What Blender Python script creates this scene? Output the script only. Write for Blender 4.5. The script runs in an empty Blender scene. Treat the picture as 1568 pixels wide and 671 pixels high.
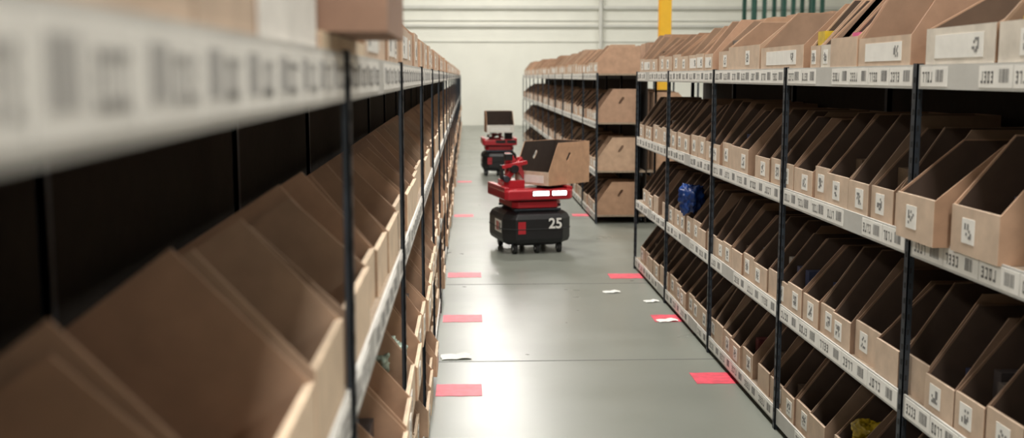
import bpy, bmesh, math, random
from mathutils import Vector, Matrix, noise
from mathutils.geometry import tessellate_polygon
random.seed(7)
scene = bpy.context.scene
H = 1.6; XR = 1.40; XL = 0.185
# ------------------------------------------------------------ materials
def new_mat(name, col, rough=0.6, metal=0.0, emis=None, estr=0.0, noise_amt=0.0, nscale=8.0, attr=False, bump=0.0, coat=0.0):
    m = bpy.data.materials.new(name); m.use_nodes = True
    nt = m.node_tree; b = nt.nodes['Principled BSDF']
    b.inputs['Base Color'].default_value = (*col, 1)
    b.inputs['Roughness'].default_value = rough
    b.inputs['Metallic'].default_value = metal
    if coat: b.inputs['Coat Weight'].default_value = coat
    if emis:
        b.inputs['Emission Color'].default_value = (*emis, 1)
        b.inputs['Emission Strength'].default_value = estr
    if noise_amt > 0 or attr:
        tc = nt.nodes.new('ShaderNodeTexCoord')
        nz = nt.nodes.new('ShaderNodeTexNoise'); nz.inputs['Scale'].default_value = nscale
        nz.inputs['Detail'].default_value = 6
        nt.links.new(tc.outputs['Object'], nz.inputs['Vector'])
        mr = nt.nodes.new('ShaderNodeMapRange')
        mr.inputs['From Min'].default_value = 0.3; mr.inputs['From Max'].default_value = 0.7
        mr.inputs['To Min'].default_value = 1 - noise_amt; mr.inputs['To Max'].default_value = 1 + noise_amt
        nt.links.new(nz.outputs['Fac'], mr.inputs['Value'])
        mx = nt.nodes.new('ShaderNodeMix'); mx.data_type = 'RGBA'; mx.blend_type = 'MULTIPLY'
        mx.inputs['Factor'].default_value = 1
        if attr:
            a = nt.nodes.new('ShaderNodeAttribute'); a.attribute_name = 'tint'
            nt.links.new(a.outputs['Color'], mx.inputs['A'])
        else:
            mx.inputs['A'].default_value = (*col, 1)
        nt.links.new(mr.outputs['Result'], mx.inputs['B'])
        nt.links.new(mx.outputs['Result'], b.inputs['Base Color'])
        if bump:
            bp = nt.nodes.new('ShaderNodeBump'); bp.inputs['Strength'].default_value = bump
            nt.links.new(nz.outputs['Fac'], bp.inputs['Height'])
            nt.links.new(bp.outputs['Normal'], b.inputs['Normal'])
    return m
M_card = new_mat('cardboard', (0.4,0.25,0.15), 0.85, attr=True, noise_amt=0.12, nscale=14)
M_goods = new_mat('packaged_goods', (0.4,0.4,0.4), 0.4, attr=True, noise_amt=0.2, nscale=30)
M_label = new_mat('white_label', (0.82,0.80,0.755), 0.6, noise_amt=0.05, nscale=20)
M_ink = new_mat('black_ink', (0.05,0.05,0.05), 0.7)
M_ink2 = new_mat('grey_ink', (0.20,0.195,0.19), 0.7)
M_ink3 = new_mat('faded_ink', (0.33,0.32,0.31), 0.7)
M_strip = new_mat('label_holder', (0.54,0.53,0.50), 0.5, noise_amt=0.1, nscale=6)
M_deck = new_mat('particle_board', (0.30,0.23,0.165), 0.8, noise_amt=0.2, nscale=40)
M_lightblock = new_mat('light_block_back', (0.03,0.022,0.016), 0.85, noise_amt=0.15, nscale=20)  # dark sheet added inside the racks to keep light from leaking through
M_steel = new_mat('dark_steel', (0.04,0.048,0.06), 0.45, metal=0.5, noise_amt=0.25, nscale=20)
M_hole = new_mat('slot_hole', (0.006,0.006,0.006), 0.9)
M_red = new_mat('red_paint', (0.42,0.015,0.025), 0.35, noise_amt=0.08, nscale=12, coat=0.4)
M_black = new_mat('black_plastic', (0.008,0.008,0.009), 0.45, noise_amt=0.2, nscale=20)
M_rubber = new_mat('rubber', (0.015,0.015,0.015), 0.8)
M_led = new_mat('led_bar', (1,1,1), 0.3, emis=(1,0.97,0.95), estr=9)
M_tape = new_mat('red_floor_tape', (0.66,0.05,0.09), 0.45, noise_amt=0.25, nscale=18)
M_paper = new_mat('paper', (0.75,0.74,0.7), 0.7)
M_wall = new_mat('painted_wall', (0.84,0.835,0.76), 0.7, noise_amt=0.03, nscale=1.5)
M_girt = new_mat('white_girt', (0.66,0.655,0.61), 0.6, noise_amt=0.04, nscale=3)
M_ceil = new_mat('ceiling_metal', (0.7,0.7,0.68), 0.6)
M_yellow = new_mat('yellow_paint', (0.75,0.42,0.02), 0.5, noise_amt=0.06, nscale=5)
M_green = new_mat('green_paint', (0.02,0.08,0.06), 0.5)
M_joint = new_mat('joint_filler', (0.09,0.09,0.085), 0.7)
M_lens = new_mat('lamp_lens', (1,1,1), 0.4, emis=(1,0.98,0.94), estr=12)

# ------------------------------------------------------------ mesh builder
class MB:
    def __init__(s): s.v=[]; s.f=[]; s.m=[]; s.c=[]; s.mats=[]
    def mi(s, mat):
        if mat not in s.mats: s.mats.append(mat)
        return s.mats.index(mat)
    def add(s, vs, fs, mat, col=(1,1,1)):
        o=len(s.v); k=s.mi(mat)
        s.v += [tuple(p) for p in vs]; s.c += [col]*len(vs)
        for f in fs: s.f.append(tuple(i+o for i in f)); s.m.append(k)
    def box(s, fn, a0,a1,b0,b1,c0,c1, mat, col=(1,1,1)):
        vs=[fn(a,b,c) for a in (a0,a1) for b in (b0,b1) for c in (c0,c1)]
        s.add(vs,[(0,1,3,2),(4,6,7,5),(0,4,5,1),(2,3,7,6),(0,2,6,4),(1,5,7,3)],mat,col)
    def prism(s, fn, poly, b0, b1, mat, col=(1,1,1), hole=None):
        """poly in (a,c) plane, extruded along b"""
        n=len(poly)
        if not hole:
            vs=[fn(a,b0,c) for a,c in poly]+[fn(a,b1,c) for a,c in poly]
            fs=[tuple(range(n)), tuple(range(2*n-1,n-1,-1))]+[(i,(i+1)%n,n+(i+1)%n,n+i) for i in range(n)]
            s.add(vs,fs,mat,col); return
        h=len(hole); pts=list(poly)+list(hole); N=n+h
        tris=tessellate_polygon([[Vector((a,c,0)) for a,c in poly],[Vector((a,c,0)) for a,c in hole]])
        vs=[fn(a,b0,c) for a,c in pts]+[fn(a,b1,c) for a,c in pts]
        fs=[tuple(t) for t in tris]+[tuple(N+i for i in t[::-1]) for t in tris]
        fs+=[(i,(i+1)%n,N+(i+1)%n,N+i) for i in range(n)]
        fs+=[(n+i,n+(i+1)%h,N+n+(i+1)%h,N+n+i) for i in range(h)]
        s.add(vs,fs,mat,col)
    def loft(s, rings, mat, col=(1,1,1)):
        n=len(rings[0]); vs=[p for r in rings for p in r]
        fs=[tuple(range(n-1,-1,-1)), tuple((len(rings)-1)*n+i for i in range(n))]
        for k in range(len(rings)-1):
            for i in range(n):
                fs.append((k*n+i,k*n+(i+1)%n,(k+1)*n+(i+1)%n,(k+1)*n+i))
        s.add(vs,fs,mat,col)
    def cyl(s, p0, p1, r, mat, n=16, r2=None, col=(1,1,1)):
        p0=Vector(p0); p1=Vector(p1); d=(p1-p0).normalized()
        x=d.orthogonal().normalized(); y=d.cross(x); r2=r if r2 is None else r2
        R=[[p+(x*math.cos(2*math.pi*i/n)+y*math.sin(2*math.pi*i/n))*rr for i in range(n)] for p,rr in ((p0,r),(p1,r2))]
        s.loft(R,mat,col)
    def bar(s, p0, p1, w, h, mat):
        p0=Vector(p0); p1=Vector(p1); d=(p1-p0).normalized()
        x=d.cross(Vector((0,0,1)))
        x = x.normalized() if x.length>1e-4 else Vector((1,0,0))
        y=d.cross(x)
        R=[[p+x*a*w/2+y*b*h/2 for a,b in ((-1,-1),(1,-1),(1,1),(-1,1))] for p in (p0,p1)]
        s.loft(R,mat)
    def obj(s, name, parent=None, loc=(0,0,0), rot=(0,0,0), bevel=0, smooth=False):
        me=bpy.data.meshes.new(name); me.from_pydata(s.v,[],s.f)
        for m in s.mats: me.materials.append(m)
        me.polygons.foreach_set('material_index', s.m)
        at=me.color_attributes.new('tint','FLOAT_COLOR','POINT')
        at.data.foreach_set('color',[x for c in s.c for x in (c[0],c[1],c[2],1.0)])
        bm=bmesh.new(); bm.from_mesh(me); bmesh.ops.recalc_face_normals(bm,faces=bm.faces[:]); bm.to_mesh(me); bm.free()
        o=bpy.data.objects.new(name,me); scene.collection.objects.link(o)
        o.location=loc; o.rotation_euler=rot
        if parent: o.parent=parent
        if bevel:
            b=o.modifiers.new('bevel','BEVEL'); b.width=bevel; b.segments=2; b.limit_method='ANGLE'
        if smooth:
            for p in me.polygons: p.use_smooth=True
        return o
def empty(name, loc=(0,0,0), rot=(0,0,0)):
    e=bpy.data.objects.new(name,None); scene.collection.objects.link(e); e.location=loc; e.rotation_euler=rot; return e
ident=lambda a,b,c:(a,b,c)
def capsule(cx,cz,L,r,ang,n=8):
    pts=[]
    for k in range(n+1):
        t=-math.pi/2+math.pi*k/n; pts.append((L/2+r*math.cos(t), r*math.sin(t)))
    for k in range(n+1):
        t=math.pi/2+math.pi*k/n; pts.append((-L/2+r*math.cos(t), r*math.sin(t)))
    c,s=math.cos(ang),math.sin(ang)
    return [(cx+x*c-z*s, cz+x*s+z*c) for x,z in pts]

CARD=[(0.42,0.262,0.168),(0.46,0.29,0.19),(0.38,0.23,0.145),(0.44,0.295,0.20),(0.41,0.255,0.17)]
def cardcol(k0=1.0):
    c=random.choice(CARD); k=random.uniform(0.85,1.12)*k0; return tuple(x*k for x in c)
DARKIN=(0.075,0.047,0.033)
def make_bin(mb, fn, v0, w, z, depth=0.46, h=0.34, lip=0.12, run=0.17, hole=False, detail=True, label=True, wide_label=False, goods=None, col=None, lipcol=None, inner=None, drop=0.0):
    t=0.005; c=col or cardcol()
    lc=lipcol or (0.58,0.44,0.33)
    hb=h-drop  # lowered rear edge: shape stands in for shadow behind the peaks
    prof=[(0,z),(0,z+lip),(run,z+h),(depth,z+hb),(depth,z)]
    hl=capsule(run+ (depth-run)*0.32, z+h*0.66, 0.06,0.014, math.radians(55)) if hole else None
    mb.prism(fn,prof,v0,v0+t,M_card,c,hl)
    mb.prism(fn,prof,v0+w-t,v0+w,M_card,c,hl)
    mb.box(fn,-0.002,t,v0+0.0005,v0+w-0.0005,z,z+lip+0.003,M_card,lc)
    mb.box(fn,t+0.001,t+0.005,v0+t,v0+w-t,z+lip*0.4,z+lip+0.002,M_card,lc if lipcol else c)
    mb.box(fn,depth-t,depth,v0+t,v0+w-t,z,z+hb,M_card,c)
    mb.box(fn,t,depth-t,v0+t,v0+w-t,z,z+t,M_card,c)
    if inner:   # thin inner panels, shade of the bin interior put into their colour
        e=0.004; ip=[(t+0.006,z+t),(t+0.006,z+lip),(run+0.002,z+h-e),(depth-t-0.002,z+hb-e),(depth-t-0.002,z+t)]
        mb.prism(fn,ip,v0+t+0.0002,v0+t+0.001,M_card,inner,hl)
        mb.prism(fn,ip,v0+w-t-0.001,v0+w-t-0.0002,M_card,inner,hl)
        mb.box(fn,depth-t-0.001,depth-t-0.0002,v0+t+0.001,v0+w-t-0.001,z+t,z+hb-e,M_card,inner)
    if label:
        lw=min(w*0.42,0.075) if not wide_label else w*0.7; lh=min(lip*0.62,0.07)
        lv=v0+w*(0.5 if wide_label else random.uniform(0.35,0.65)); lz=z+lip*0.52
        mb.box(fn,-0.0035,-0.002,lv-lw/2,lv+lw/2,lz-lh/2,lz+lh/2,M_label)
        if detail:
            cw=lh*0.6
            a0=lv-cw/2 if not wide_label else lv-lw*0.42
            for i in range(5):
                for j in range(5):
                    if random.random()<0.5:
                        a=a0+i*cw/5; b=lz-cw/2+j*cw/5
                        mb.box(fn,-0.0042,-0.0035,a,a+cw/5,b,b+cw/5,M_ink2)
    if goods and random.random()<0.6:
        n=random.choice((1,2,3)); vv=v0+t+0.008
        ww=(w-2*t-0.016)/n
        for i in range(n):
            gh=min(random.uniform(0.05,0.20),lip+0.07,h*0.6); gc=random.choice([(0.2,0.12,0.07),(0.06,0.05,0.05),(0.3,0.27,0.24),(0.12,0.03,0.03),(0.04,0.05,0.1),(0.12,0.1,0.09),(0.12,0.08,0.05),(0.1,0.07,0.05)])
            goods.box(fn,0.03+random.uniform(0.03,0.1),depth-0.05,vv+i*ww,vv+(i+1)*ww-0.006,z+0.006,z+gh,M_goods,gc)

LEVELS=[0.065,0.55,1.075,1.60]
def build_rack(y0, nb, bay, xface, sgn, dbl=1.10):
    root=empty('shelving_rack')
    posts=MB(); decks=MB(); labels=MB()
    fr=lambda u,v,z:(sgn*(xface+u),v,z)
    bk=lambda u,v,z:(sgn*(xface+dbl-u),v,z)
    ymax=y0+nb*bay
    pw=0.012 if sgn<0 else 0.020
    ik=M_ink3 if sgn<0 else M_ink2
    for fn in (fr,bk):
        for k in range(nb+1):
            y=y0+k*bay
            for u in (0.0,0.47):
                s=1 if u==0 else -1
                uu=u
                posts.box(fn,uu-0.006 if s>0 else uu-pw,uu-0.002 if s>0 else uu+0.0,y-0.016,y+0.016,0,LEVELS[3]+0.04,M_steel)
                posts.box(fn,uu-0.006 if s>0 else uu-pw,uu+pw-0.006 if s>0 else uu+0.002,y-0.016,y-0.012,0,LEVELS[3]+0.04,M_steel)
                if y<14 and fn is fr and u==0:
                    zz=0.03
                    while zz<1.62:
                        posts.box(fn,uu-0.0068,uu-0.0058,y-0.005,y+0.006,zz,zz+0.018,M_hole)
                        if sgn>0: posts.box(fn,uu+0.001,uu+0.007,y-0.0166,y-0.0158,zz,zz+0.018,M_hole)
                        zz+=0.05
        for li,L in enumerate(LEVELS):
            decks.box(fn,0.006,0.54,y0+0.0,ymax-0.0,L+0.012,L+0.030,M_deck)
            decks.box(fn,0.0,0.006,y0+0.018,ymax-0.018,L-0.038,L+0.036,M_strip)
            decks.box(fn,0.5,0.506,y0,ymax,L-0.03,L+0.012,M_steel)
            if fn is bk: continue
            for k in range(nb):
                yb=y0+k*bay+0.03; n=random.choice((5,6,7)) if sgn>0 else random.choice((9,10,12)); w=(bay-0.06)/n
                for i in range(n):
                    a=yb+i*w
                    if random.random()<0.06: continue
                    labels.box(fn,-0.0012,0.0,a+0.003,a+w-0.003,L-0.030,L+0.029,M_label)
                    if a<13:
                        bx=a+w*random.uniform(0.1,0.2)
                        for j in range(11 if sgn>0 else 8):
                            bw=random.choice((0.0012,0.0022,0.003))
                            labels.box(fn,-0.0018,-0.0012,bx,bx+bw,L-0.016,L+0.020,ik); bx+=bw+random.choice((0.002,0.004))
                        for j in range(4):
                            cx=a+w*(0.56+0.1*j); cw=w*0.06
                            if cx+cw>a+w-0.01: break
                            seg=random.choice(('IL','LT','O','E','C'))
                            q=[]
                            q.append((cx,cx+cw*0.3,L-0.018,L+0.014))
                            if seg in('IL','O','E','C'): q.append((cx,cx+cw,L-0.018,L-0.011))
                            if seg in('LT','O','E','C'): q.append((cx,cx+cw,L+0.008,L+0.014))
                            if seg=='O': q.append((cx+cw*0.7,cx+cw,L-0.018,L+0.014))
                            if seg=='E': q.append((cx,cx+cw*0.8,L-0.004,L+0.002))
                            for a0,a1,z0,z1 in q: labels.box(fn,-0.0018,-0.0012,a0,a1,z0,z1,ik)
                    else:
                        labels.box(fn,-0.0018,-0.0012,a+w*0.2,a+w*0.5,L-0.014,L+0.016,ik)
    decks.box(fr,dbl/2-0.003,dbl/2+0.003,y0,ymax,0.02,LEVELS[3]+0.01,M_lightblock)  # added unseen panel between the rows, blocks light from behind
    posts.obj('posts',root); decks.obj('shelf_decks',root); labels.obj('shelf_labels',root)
    return fr,bk
def fill_row(name, fn, y0, y1, z, posts_y, widths, explicit=None, goods=None, top=False, xoff=(0.004,0.03), holep=0.0, hrange=(0.31,0.36), lr=(0.10,0.13), label=True, inner=None, k0=1.0, drop=0.0, rr=(0.15,0.2), lipc=None, depth=0.46):
    mb=MB(); y=y0
    ex=sorted(explicit or [], key=lambda e:e[0])
    def f2(off): return lambda u,v,zz: fn(u+off,v,zz)
    for e in ex:
        kw=dict(e[2]); off=kw.pop('off',0.01)
        if inner and 'inner' not in kw: kw['inner']=inner
        make_bin(mb,f2(off),e[0],e[1],z,goods=goods if kw.get('lip',1)>0.09 else None,**kw)
    spans=[(e[0],e[0]+e[1]) for e in ex]
    while y<y1-0.15:
        w=random.choice(widths)
        hit=None
        for a,b in spans:
            if y<b and y+w>a: hit=(a,b)
        if hit:
            g=hit[0]-y
            if g>0.14: w=g-0.006
            else: y=hit[1]+0.006; continue
        if y+w>y1: w=y1-y
        if w<0.12: break
        h=random.uniform(*hrange)
        make_bin(mb,f2(random.uniform(*xoff)),y,w-0.004,z,h=h,lip=random.uniform(*lr),run=random.uniform(*rr),depth=depth,
                 hole=(random.random()<holep and y<16),detail=y<13,label=label and random.random()<0.85,goods=goods,wide_label=top and random.random()<0.4,
                 inner=inner,col=cardcol(k0),drop=drop,lipcol=lipc)
        y+=w
        if random.random()<0.05: y+=0.1
    return mb.obj(name)

# ------------------------------------------------------------ racks
BAY=1.40
frR,bkR=build_rack(3.36-1.4*4, 8, BAY, XR, 1)
R0,R1=3.36-1.4*4, 3.36+1.4*4
frF,bkF=build_rack(11.75, 11, BAY, XR, 1)
F0,F1=11.75,11.75+11*BAY
frL,bkL=build_rack(1.69-1.4*3, 26, BAY, XL, -1)
L0,L1=1.69-1.4*3, 1.69-1.4*3+26*BAY
L1=min(L1,35.5)
goods=MB()
N=[0.18,0.2,0.2,0.2,0.22,0.25]
W=[0.26,0.3,0.33,0.36]
T=[0.22,0.28,0.3,0.36]
dz=0.0305
WL=(0.66,0.60,0.52)
topR=[(2.55,0.31,dict(lip=0.11,h=0.30,lipcol=WL)),(2.88,0.44,dict(lip=0.11,h=0.25,run=0.25,inner=(0.12,0.08,0.055),lipcol=WL,wide_label=True)),
      (3.44,0.46,dict(lip=0.10,h=0.36,hole=True,wide_label=True,depth=0.5)),
      (3.94,0.12,dict(lip=0.09,h=0.27,inner=DARKIN,lipcol=WL)),(4.07,0.12,dict(lip=0.09,h=0.28,inner=DARKIN)),(4.20,0.12,dict(lip=0.09,h=0.27,inner=DARKIN,lipcol=WL)),(4.33,0.12,dict(lip=0.09,h=0.28,inner=DARKIN)),
      (4.55,0.66,dict(lip=0.10,h=0.27,wide_label=True)),(5.24,0.62,dict(lip=0.12,h=0.26,hole=True))]
lvl2R=[(3.07,0.27,dict(lip=0.135,h=0.30,off=-0.05,run=0.2)),(2.76,0.28,dict(lip=0.13,h=0.33,off=-0.01))]
fill_row('cardboard_bin_row',frR,R0+0.03,R1-0.03,LEVELS[3]+dz,None,T,topR,goods,top=True,holep=0.4,hrange=(0.24,0.31),lr=(0.09,0.12),inner=(0.28,0.18,0.12))
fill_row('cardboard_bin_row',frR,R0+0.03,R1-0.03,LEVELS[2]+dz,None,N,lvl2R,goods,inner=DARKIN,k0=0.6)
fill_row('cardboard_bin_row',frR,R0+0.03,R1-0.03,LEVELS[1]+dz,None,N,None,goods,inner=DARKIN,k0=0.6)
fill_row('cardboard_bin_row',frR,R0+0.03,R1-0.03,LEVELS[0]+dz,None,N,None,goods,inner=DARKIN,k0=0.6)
for i,L in enumerate(LEVELS):
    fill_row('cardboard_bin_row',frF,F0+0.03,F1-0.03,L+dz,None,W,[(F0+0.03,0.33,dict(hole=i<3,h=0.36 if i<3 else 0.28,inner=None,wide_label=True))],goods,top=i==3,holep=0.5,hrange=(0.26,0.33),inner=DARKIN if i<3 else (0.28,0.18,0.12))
topL=[(0.55,0.24,dict(lip=0.05,h=0.12,run=0.04,label=False)),(0.80,0.22,dict(lip=0.04,h=0.10,run=0.05,label=False)),
      (1.04,0.39,dict(lip=0.14,h=0.20,run=0.03,label=False,lipcol=(0.80,0.77,0.72))),
      (1.45,0.60,dict(lip=0.026,h=0.030,run=0.03,label=False,off=0.006,lipcol=(0.72,0.58,0.42))),(2.1,0.36,dict(lip=0.09,h=0.22,wide_label=True))]
LIPL=(0.74,0.57,0.41)
lvl2L=[(0.10,0.40,dict(lip=0.10,h=0.27,run=0.18,drop=0.18,depth=0.42,label=False,lipcol=LIPL)),
 (0.52,0.40,dict(lip=0.11,h=0.26,run=0.16,drop=0.18,depth=0.42,label=False,lipcol=LIPL)),
 (0.94,0.40,dict(lip=0.11,h=0.285,run=0.17,drop=0.19,depth=0.42,label=False,lipcol=LIPL)),
 (1.36,0.30,dict(lip=0.12,h=0.28,run=0.15,drop=0.18,depth=0.42,label=False,lipcol=LIPL)),
 (1.72,0.40,dict(lip=0.12,h=0.26,run=0.15,drop=0.18,depth=0.42,label=False,lipcol=LIPL))]
fill_row('cardboard_bin_row',frL,L0+0.03,L1-0.03,LEVELS[3]+dz,None,T,topL,goods,top=True,hrange=(0.18,0.27))
fill_row('cardboard_bin_row',frL,L0+0.03,L1-0.03,LEVELS[2]+dz,None,[0.30,0.36,0.40],lvl2L,None,lr=(0.10,0.12),label=False,hrange=(0.25,0.29),drop=0.17,rr=(0.14,0.17),k0=0.92,lipc=LIPL,depth=0.42)
fill_row('cardboard_bin_row',frL,L0+0.03,L1-0.03,LEVELS[1]+dz,None,W,None,goods,xoff=(-0.03,0.03),drop=0.06,lipc=LIPL)
fill_row('cardboard_bin_row',frL,L0+0.03,L1-0.03,LEVELS[0]+dz,None,W,None,goods,xoff=(-0.03,0.03),drop=0.06,lipc=LIPL)
for fn,a,b in ((bkR,R0,R1),(bkF,F0,F1),(bkL,L0,L1)):
    for i,L in enumerate(LEVELS):
        fill_row('cardboard_bin_row',fn,a+0.03,b-0.03,L+dz,None,W,None,None,label=False)
zt=LEVELS[3]+dz
goods.box(frR,0.03,0.12,3.955,4.03,zt+0.006,zt+0.13,M_goods,(0.65,0.08,0.25))
goods.box(frR,0.03,0.10,4.345,4.43,zt+0.006,zt+0.15,M_goods,(0.6,0.42,0.03))
goods.box(frR,0.03,0.08,2.70,2.78,zt+0.006,zt+0.125,M_goods,(0.6,0.42,0.03))
goods.obj('packaged_goods')
k=MB(); cc=(0.33,0.20,0.14); z0=LEVELS[3]+dz+0.0305
k.box(ident,-0.50,-0.108,1.52,1.90,z0,z0+0.26,M_card,cc)
k.box(ident,-0.50,-0.108,1.52,1.707,z0+0.2605,z0+0.2645,M_card,cc); k.box(ident,-0.50,-0.108,1.713,1.90,z0+0.2605,z0+0.2645,M_card,cc)
k.box(ident,-0.34,-0.28,1.519,1.52,z0+0.14,z0+0.26,M_card,(0.5,0.38,0.26)); k.box(ident,-0.50,-0.108,1.685,1.735,z0+0.2646,z0+0.265,M_card,(0.5,0.38,0.26))
k.box(ident,-0.108,-0.107,1.6,1.72,z0+0.06,z0+0.14,M_label)
k.obj('cardboard_carton')

# ------------------------------------------------------------ robots
def octagon(wx,wy,ch,z,inset=0):
    a=wx/2-inset; b=wy/2-inset; c=ch
    return [(-a+c,-b,z),(a-c,-b,z),(a,-b+c,z),(a,b-c,z),(a-c,b,z),(-a+c,b,z),(-a,b-c,z),(-a,-b+c,z)]
def text_mesh(body,size,name,mat,parent,loc,rot):
    cu=bpy.data.curves.new(name,'FONT'); cu.body=body; cu.size=size; cu.extrude=0.002; cu.align_x='CENTER'; cu.align_y='CENTER'; cu.offset=size*0.02
    o=bpy.data.objects.new(name+'_tmp',cu); scene.collection.objects.link(o)
    dg=bpy.context.evaluated_depsgraph_get(); me=bpy.data.meshes.new_from_object(o.evaluated_get(dg))
    bpy.data.objects.remove(o); me.materials.clear(); me.materials.append(mat)
    t=bpy.data.objects.new(name,me); scene.collection.objects.link(t); t.parent=parent; t.location=loc; t.rotation_euler=rot
def robot(loc,yaw,binloc,binyaw,num,bd=0.60,bw=0.42,bh=0.40,liph=0.12,run=0.13,lipcol=(0.62,0.5,0.38),wx=0.64,wy=0.68,leds=True,mast=1.0,mx=0.0):
    root=empty('warehouse_picking_robot',loc,(0,0,yaw))
    b=MB()
    b.loft([octagon(wx,wy,0.10,0.075,0.07),octagon(wx,wy,0.10,0.105,0.012),octagon(wx,wy,0.10,0.14,0.0),octagon(wx,wy,0.10,0.32,0.0),octagon(wx,wy,0.10,0.36,0.02),octagon(wx,wy,0.09,0.385,0.06)],M_black)
    b.loft([octagon(wx,wy,0.10,0.225,-0.006),octagon(wx,wy,0.10,0.235,-0.006)],M_rubber)
    b.obj('base_body',root,bevel=0.008)
    c=MB()
    for sx in(-1,0,1):
        for sy in(-1,1):
            x=sx*0.21; y=sy*0.25
            c.cyl((x-0.016,y,0.045),(x+0.016,y,0.045),0.045,M_rubber,20)
            c.cyl((x-0.02,y,0.045),(x+0.02,y,0.045),0.016,M_strip,12)
            c.box(ident,x-0.026,x-0.021,y-0.018,y+0.018,0.035,0.105,M_steel); c.box(ident,x+0.021,x+0.026,y-0.018,y+0.018,0.035,0.105,M_steel)
            c.box(ident,x-0.028,x+0.028,y-0.03,y+0.03,0.095,0.105,M_steel)
    c.obj('caster_wheels',root)
    s=MB()
    for x in(-0.19,0.19):
        s.bar((x,-0.27,0.385),(x,0.27,0.44),0.02,0.025,M_steel); s.bar((x+0.022,-0.27,0.44),(x+0.022,0.27,0.385),0.02,0.025,M_steel)
    for y in(-0.27,0.27): s.cyl((-0.22,y,0.40),(0.22,y,0.40),0.012,M_steel)
    for x in (-0.16,-0.05,0.06,0.17): s.cyl((x,-0.2,0.37),(x,-0.2,0.44),0.02,M_steel)
    s.obj('scissor_lift',root)
    d=MB()
    dw=wx
    d.loft([octagon(0.46,0.56,0.05,0.405,0.03),octagon(0.46,0.56,0.05,0.42,0.0),octagon(0.46,0.56,0.05,0.475,0.0)],M_red)
    d.loft([octagon(0.47,0.6,0.05,0.475,0.03),octagon(0.47,0.6,0.05,0.495,0.03)],M_black)
    d.loft([octagon(dw,0.68,0.03,0.492,0.015),octagon(dw,0.68,0.03,0.505,0.0),octagon(dw,0.68,0.03,0.575,0.0),octagon(dw,0.68,0.03,0.587,0.012)],M_red)
    d.box(ident,-dw/2,-dw/2+0.05,-0.31,0.31,0.575,0.61,M_red); d.box(ident,dw/2-0.05,dw/2,-0.31,0.31,0.575,0.61,M_red)
    d.obj('lift_deck',root,bevel=0.005)
    l=MB()
    for x0,x1 in((-0.06,0.085),(0.12,0.25)):
        l.box(ident,x0-0.008,x1+0.008,-0.346,-0.338,0.53,0.58,M_black)
        l.box(ident,x0,x1,-0.350,-0.340,0.536,0.574,M_led if leds else M_rubber)
    l.obj('led_light_bars',root)
    a=MB() # red gripper mast and arms
    B=0.587
    a.box(ident,-0.22,-0.02,-0.10,0.12,0,0.068,M_red)
    a.box(ident,-0.17,-0.12,0.02,0.07,0.068,0.313,M_red); a.box(ident,-0.06,-0.01,0.02,0.07,0.068,0.273,M_red)
    a.bar((-0.22,-0.06,0.053),(-0.02,-0.02,0.253),0.045,0.05,M_red)
    a.bar((0.02,-0.06,0.053),(-0.14,-0.02,0.293),0.04,0.045,M_red)
    a.bar((-0.24,-0.10,0.193),(0.0,-0.10,0.233),0.035,0.035,M_red)
    a.bar((-0.24,-0.10,0.083),(-0.24,-0.10,0.213),0.03,0.03,M_black)
    a.box(ident,-0.21,-0.14,-0.12,-0.05,0.253,0.313,M_black)
    a.cyl((-0.12,-0.12,0.173),(-0.12,0.05,0.173),0.04,M_black)
    a.cyl((-0.20,-0.14,0.083),(-0.20,-0.02,0.083),0.03,M_steel)
    a.box(ident,0.10-mx,0.22-mx,-0.1,0.1,0.0,0.03/mast if mast>0.9 else 0.105/mast,M_black)
    ao=a.obj('gripper_mast',root,loc=(mx,0,B),bevel=0.004); ao.scale=(1,1,mast)
    p=MB()
    fx=-wx/2; fy=-wy/2
    p.box(ident,fx-0.0035,fx-0.0005,-0.20,0.02,0.19,0.30,M_label)
    p.box(ident,fx-0.0045,fx-0.0034,-0.12,-0.03,0.205,0.285,M_red)
    for k in range(3): p.box(ident,fx-0.0045,fx-0.0034,-0.185+k*0.02,-0.175+k*0.02,0.21,0.28,M_ink)
    p.box(ident,-0.20,-0.13,fy-0.0035,fy-0.0005,0.19,0.30,M_red)
    p.obj('badge_plate',root)
    text_mesh(num,0.13,'fleet_number',M_paper,root,(0.15,fy-0.003,0.275),(math.pi/2,0,0))
    cb=MB(); cc=(0.50,0.295,0.18)
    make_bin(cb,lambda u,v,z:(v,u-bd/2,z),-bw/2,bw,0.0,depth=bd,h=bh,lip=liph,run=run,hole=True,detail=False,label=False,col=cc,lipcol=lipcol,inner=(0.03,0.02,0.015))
    cb.box(ident,-bw/2+0.06,bw/2-0.06,-bd/2-0.004,-bd/2-0.002,0.02,0.09,M_label)
    o=cb.obj('carried_bin',root,binloc,(0,0,binyaw-yaw))
    return root
robot((0.575,10.05,0),math.radians(13),(0.225,0.0,0.6175),math.radians(-46),'25',bw=0.42,bd=0.57,bh=0.385,mx=-0.05)
robot((0.52,17.9,0),math.radians(2),(0.0,-0.1,0.70),math.radians(4),'17',bd=0.5,bw=0.44,bh=0.34,run=0.2,liph=0.12,lipcol=(0.75,0.72,0.66),wx=0.56,leds=False,mast=0.34,mx=0.06)

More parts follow.
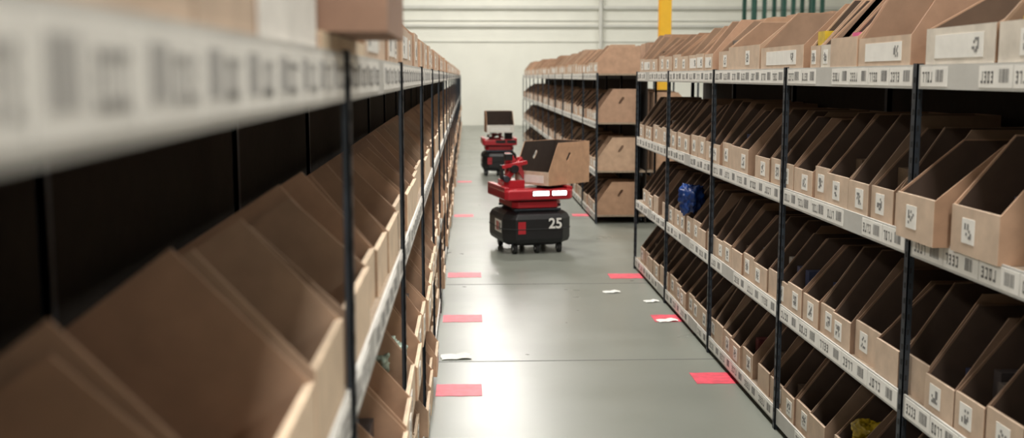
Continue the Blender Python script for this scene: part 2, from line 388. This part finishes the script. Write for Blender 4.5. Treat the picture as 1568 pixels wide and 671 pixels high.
# ------------------------------------------------------------ floor items
tapes=[(1.20,5.50,0.31),(-0.165,5.33,0.235),(1.23,6.95,0.29),(-0.165,7.0,0.26),(1.14,8.5,0.31),(-0.16,8.6,0.27),(1.22,12.4,0.22),(-0.15,12.4,0.22),(-0.15,16.5,0.22),(1.2,15.5,0.2)]
for x,y,w in tapes:
    t=MB(); n=8
    pts=[(x+w*i/n,y+random.uniform(-0.004,0.004)) for i in range(n+1)]+[(x+w*(n-i)/n,y+0.21+random.uniform(-0.004,0.004)) for i in range(n+1)]
    m=len(pts)
    t.add([(a,b,0.0006) for a,b in pts]+[(a,b,0.002) for a,b in pts],[tuple(range(m)),tuple(range(m,2*m))]+[(i,(i+1)%m,m+(i+1)%m,m+i) for i in range(m)],M_tape)
    t.obj('red_floor_marker')
def scrap(x,y,w,d,rot):
    t=MB(); nx,ny=6,4; vs=[]
    for i in range(nx+1):
        for j in range(ny+1):
            px=(i/nx-0.5)*w; py=(j/ny-0.5)*d
            pz=0.004+0.008*abs(math.sin(i*1.1+j*0.7))*(i/nx)
            vs.append((px+0.004*math.sin(j*2.0),py+0.004*math.sin(i*1.7),pz))
    fs=[(i*(ny+1)+j,(i+1)*(ny+1)+j,(i+1)*(ny+1)+j+1,i*(ny+1)+j+1) for i in range(nx) for j in range(ny)]
    t.add(vs,fs,M_paper); t.obj('paper_scrap',loc=(x,y,0),rot=(0,0,rot))
scrap(-0.07,6.1,0.17,0.12,0.1); scrap(1.07,7.95,0.12,0.08,0.2); scrap(1.31,7.6,0.10,0.07,0.2); scrap(1.31,6.98,0.13,0.08,0.2)
def bag(loc,sc,col,name):
    m=new_mat(name+'_plastic',col,0.25,noise_amt=0.6,nscale=18)
    bm=bmesh.new(); bmesh.ops.create_icosphere(bm,subdivisions=5,radius=1)
    for v in bm.verts:
        p=v.co.copy(); k=1+0.45*noise.noise(p*1.6+Vector((3,1,2)))+0.2*noise.noise(p*4.5)+0.07*noise.noise(p*11)
        v.co=Vector((p.x*k*sc[0],p.y*k*sc[1],p.z*k*sc[2]))
        if p.z>0.3: v.co.x*=1.0+0.6*(p.z-0.3)
    me=bpy.data.meshes.new(name); bm.to_mesh(me); bm.free(); me.materials.append(m)
    for p in me.polygons: p.use_smooth=True
    o=bpy.data.objects.new(name,me); scene.collection.objects.link(o); o.location=loc
bag((1.425,6.85,0.83),(0.07,0.06,0.10),(0.008,0.035,0.16),'blue_plastic_bag')
bag((-0.27,3.45,0.70),(0.06,0.12,0.06),(0.38,0.48,0.40),'green_plastic_pouch')
bag((1.50,3.9,0.27),(0.05,0.06,0.05),(0.35,0.24,0.01),'yellow_plastic_pouch')

# ------------------------------------------------------------ room
def slab(name,x0,x1,y0,y1,z0,z1,mat):
    m=MB(); m.box(ident,x0,x1,y0,y1,z0,z1,mat); return m.obj(name)
WX0,WX1,WY0,WY1,HC=-11,15,-16,36,7.5
fl=slab('floor',WX0,WX1,WY0,WY1,-0.2,0,M_joint)
mf=bpy.data.materials.new('polished_concrete'); mf.use_nodes=True; nt=mf.node_tree; b=nt.nodes['Principled BSDF']
tc=nt.nodes.new('ShaderNodeTexCoord'); n1=nt.nodes.new('ShaderNodeTexNoise'); n1.inputs['Scale'].default_value=0.7; n1.inputs['Detail'].default_value=5; n1.inputs['Roughness'].default_value=0.45
n2=nt.nodes.new('ShaderNodeTexNoise'); n2.inputs['Scale'].default_value=2; n2.inputs['Detail'].default_value=3
cr=nt.nodes.new('ShaderNodeValToRGB'); cr.color_ramp.elements[0].position=0.3; cr.color_ramp.elements[0].color=(0.175,0.185,0.16,1); cr.color_ramp.elements[1].position=0.7; cr.color_ramp.elements[1].color=(0.225,0.235,0.205,1)
nt.links.new(tc.outputs['Object'],n1.inputs['Vector']); nt.links.new(tc.outputs['Object'],n2.inputs['Vector'])
nt.links.new(n1.outputs['Fac'],cr.inputs['Fac']); nt.links.new(cr.outputs['Color'],b.inputs['Base Color'])
mr=nt.nodes.new('ShaderNodeMapRange'); mr.inputs['From Min'].default_value=0.3; mr.inputs['From Max'].default_value=0.7; mr.inputs['To Min'].default_value=0.27; mr.inputs['To Max'].default_value=0.34
nt.links.new(n2.outputs['Fac'],mr.inputs['Value']); nt.links.new(mr.outputs['Result'],b.inputs['Roughness'])
b.inputs['Specular IOR Level'].default_value=0.45
fl.data.materials[0]=mf
j=MB()
for y in (2.2,6.0,8.3,12.2,16.0,20,24,28,32): j.box(ident,WX0+0.1,WX1-0.1,y-0.005,y+0.005,0.0002,0.0008,M_joint)
j.obj('trim_1')
slab('wall_back',WX0,WX1,WY1,WY1+0.2,0,HC,M_wall); slab('wall_front',WX0,WX1,WY0-0.2,WY0,0,HC,M_wall)
slab('wall_left',WX0-0.2,WX0,WY0,WY1,0,HC,M_wall); slab('wall_right',WX1,WX1+0.2,WY0,WY1,0,HC,M_wall)
slab('ceiling',WX0,WX1,WY0,WY1,HC,HC+0.2,M_ceil)
g=MB()
for z,h,dp in((2.72,0.03,0.04),(3.20,0.08,0.10),(3.40,0.03,0.05),(3.78,0.10,0.12),(4.6,0.12,0.15),(5.6,0.12,0.15)):
    g.box(ident,WX0,WX1,WY1-dp,WY1-0.001,z,z+h,M_girt)
g.cyl((4.38,WY1-0.16,2.0),(4.38,WY1-0.16,HC-0.05),0.06,M_girt)
g.obj('trim_2')
y=MB(); Y=25; cx=4.52
y.box(ident,cx-0.13,cx+0.13,Y-0.13,Y-0.115,0,HC-0.02,M_yellow); y.box(ident,cx-0.13,cx+0.13,Y+0.115,Y+0.13,0,HC-0.02,M_yellow); y.box(ident,cx-0.01,cx+0.01,Y-0.115,Y+0.115,0,HC-0.02,M_yellow)
y.box(ident,cx-0.2,cx+0.2,Y-0.2,Y+0.2,0,0.03,M_yellow); y.obj('yellow_steel_column')
pr=MB()
for x in (7.85,8.15,8.7,8.95,9.5,9.75):
    pr.box(ident,x-0.05,x+0.05,29.9,30.0,0,5.2,M_green); pr.box(ident,x-0.05,x+0.05,30.9,31.0,0,5.2,M_green)
for z in (1.4,2.9,4.9): pr.box(ident,7.8,9.8,29.92,29.98,z,z+0.1,M_yellow if z<3 else M_green); pr.box(ident,7.8,9.8,30.92,30.98,z,z+0.1,M_green)
pr.obj('green_pallet_rack')
# lights
for x in (-6.2,0.6,7.4):
    for yy in (-12,-7,-2,3,8,13,18,22.5,27,31.5):
        f=MB(); f.box(ident,-0.62,0.62,-0.22,0.22,0.0,0.08,M_girt); f.box(ident,-0.58,0.58,-0.18,0.18,-0.012,0.0,M_lens)
        f.cyl((-0.4,0,0.08),(-0.4,0,0.499),0.006,M_steel,6); f.cyl((0.4,0,0.08),(0.4,0,0.499),0.006,M_steel,6)
        o=f.obj('high_bay_lamp',loc=(x,yy,HC-0.5))
        ld=bpy.data.lights.new('lamp_light','AREA'); ld.shape='RECTANGLE'; ld.size=1.1; ld.size_y=0.34
        ld.energy=(275 if x==0.6 else 100)*(0.95 if yy>26 else 1); ld.color=(1,0.965,0.905)
        lo=bpy.data.objects.new('lamp_light',ld); scene.collection.objects.link(lo); lo.parent=o; lo.location=(0,0,-0.03)
w=bpy.data.worlds.new('world'); scene.world=w; w.use_nodes=True; w.node_tree.nodes['Background'].inputs[0].default_value=(0.8,0.85,0.9,1); w.node_tree.nodes['Background'].inputs[1].default_value=0.3
scene.view_settings.view_transform='Standard'
# camera
cd=bpy.data.cameras.new('camera'); cam=bpy.data.objects.new('camera',cd); scene.collection.objects.link(cam); scene.camera=cam
cd.sensor_width=36; cd.lens=1700/1600*36; cd.clip_start=0.02; cd.clip_end=200
cam.location=(0,0,H); cam.rotation_euler=(math.radians(90-7.47),0,math.radians(-2.37))
cd.dof.use_dof=True; cd.dof.focus_distance=5.0; cd.dof.aperture_fstop=2.8
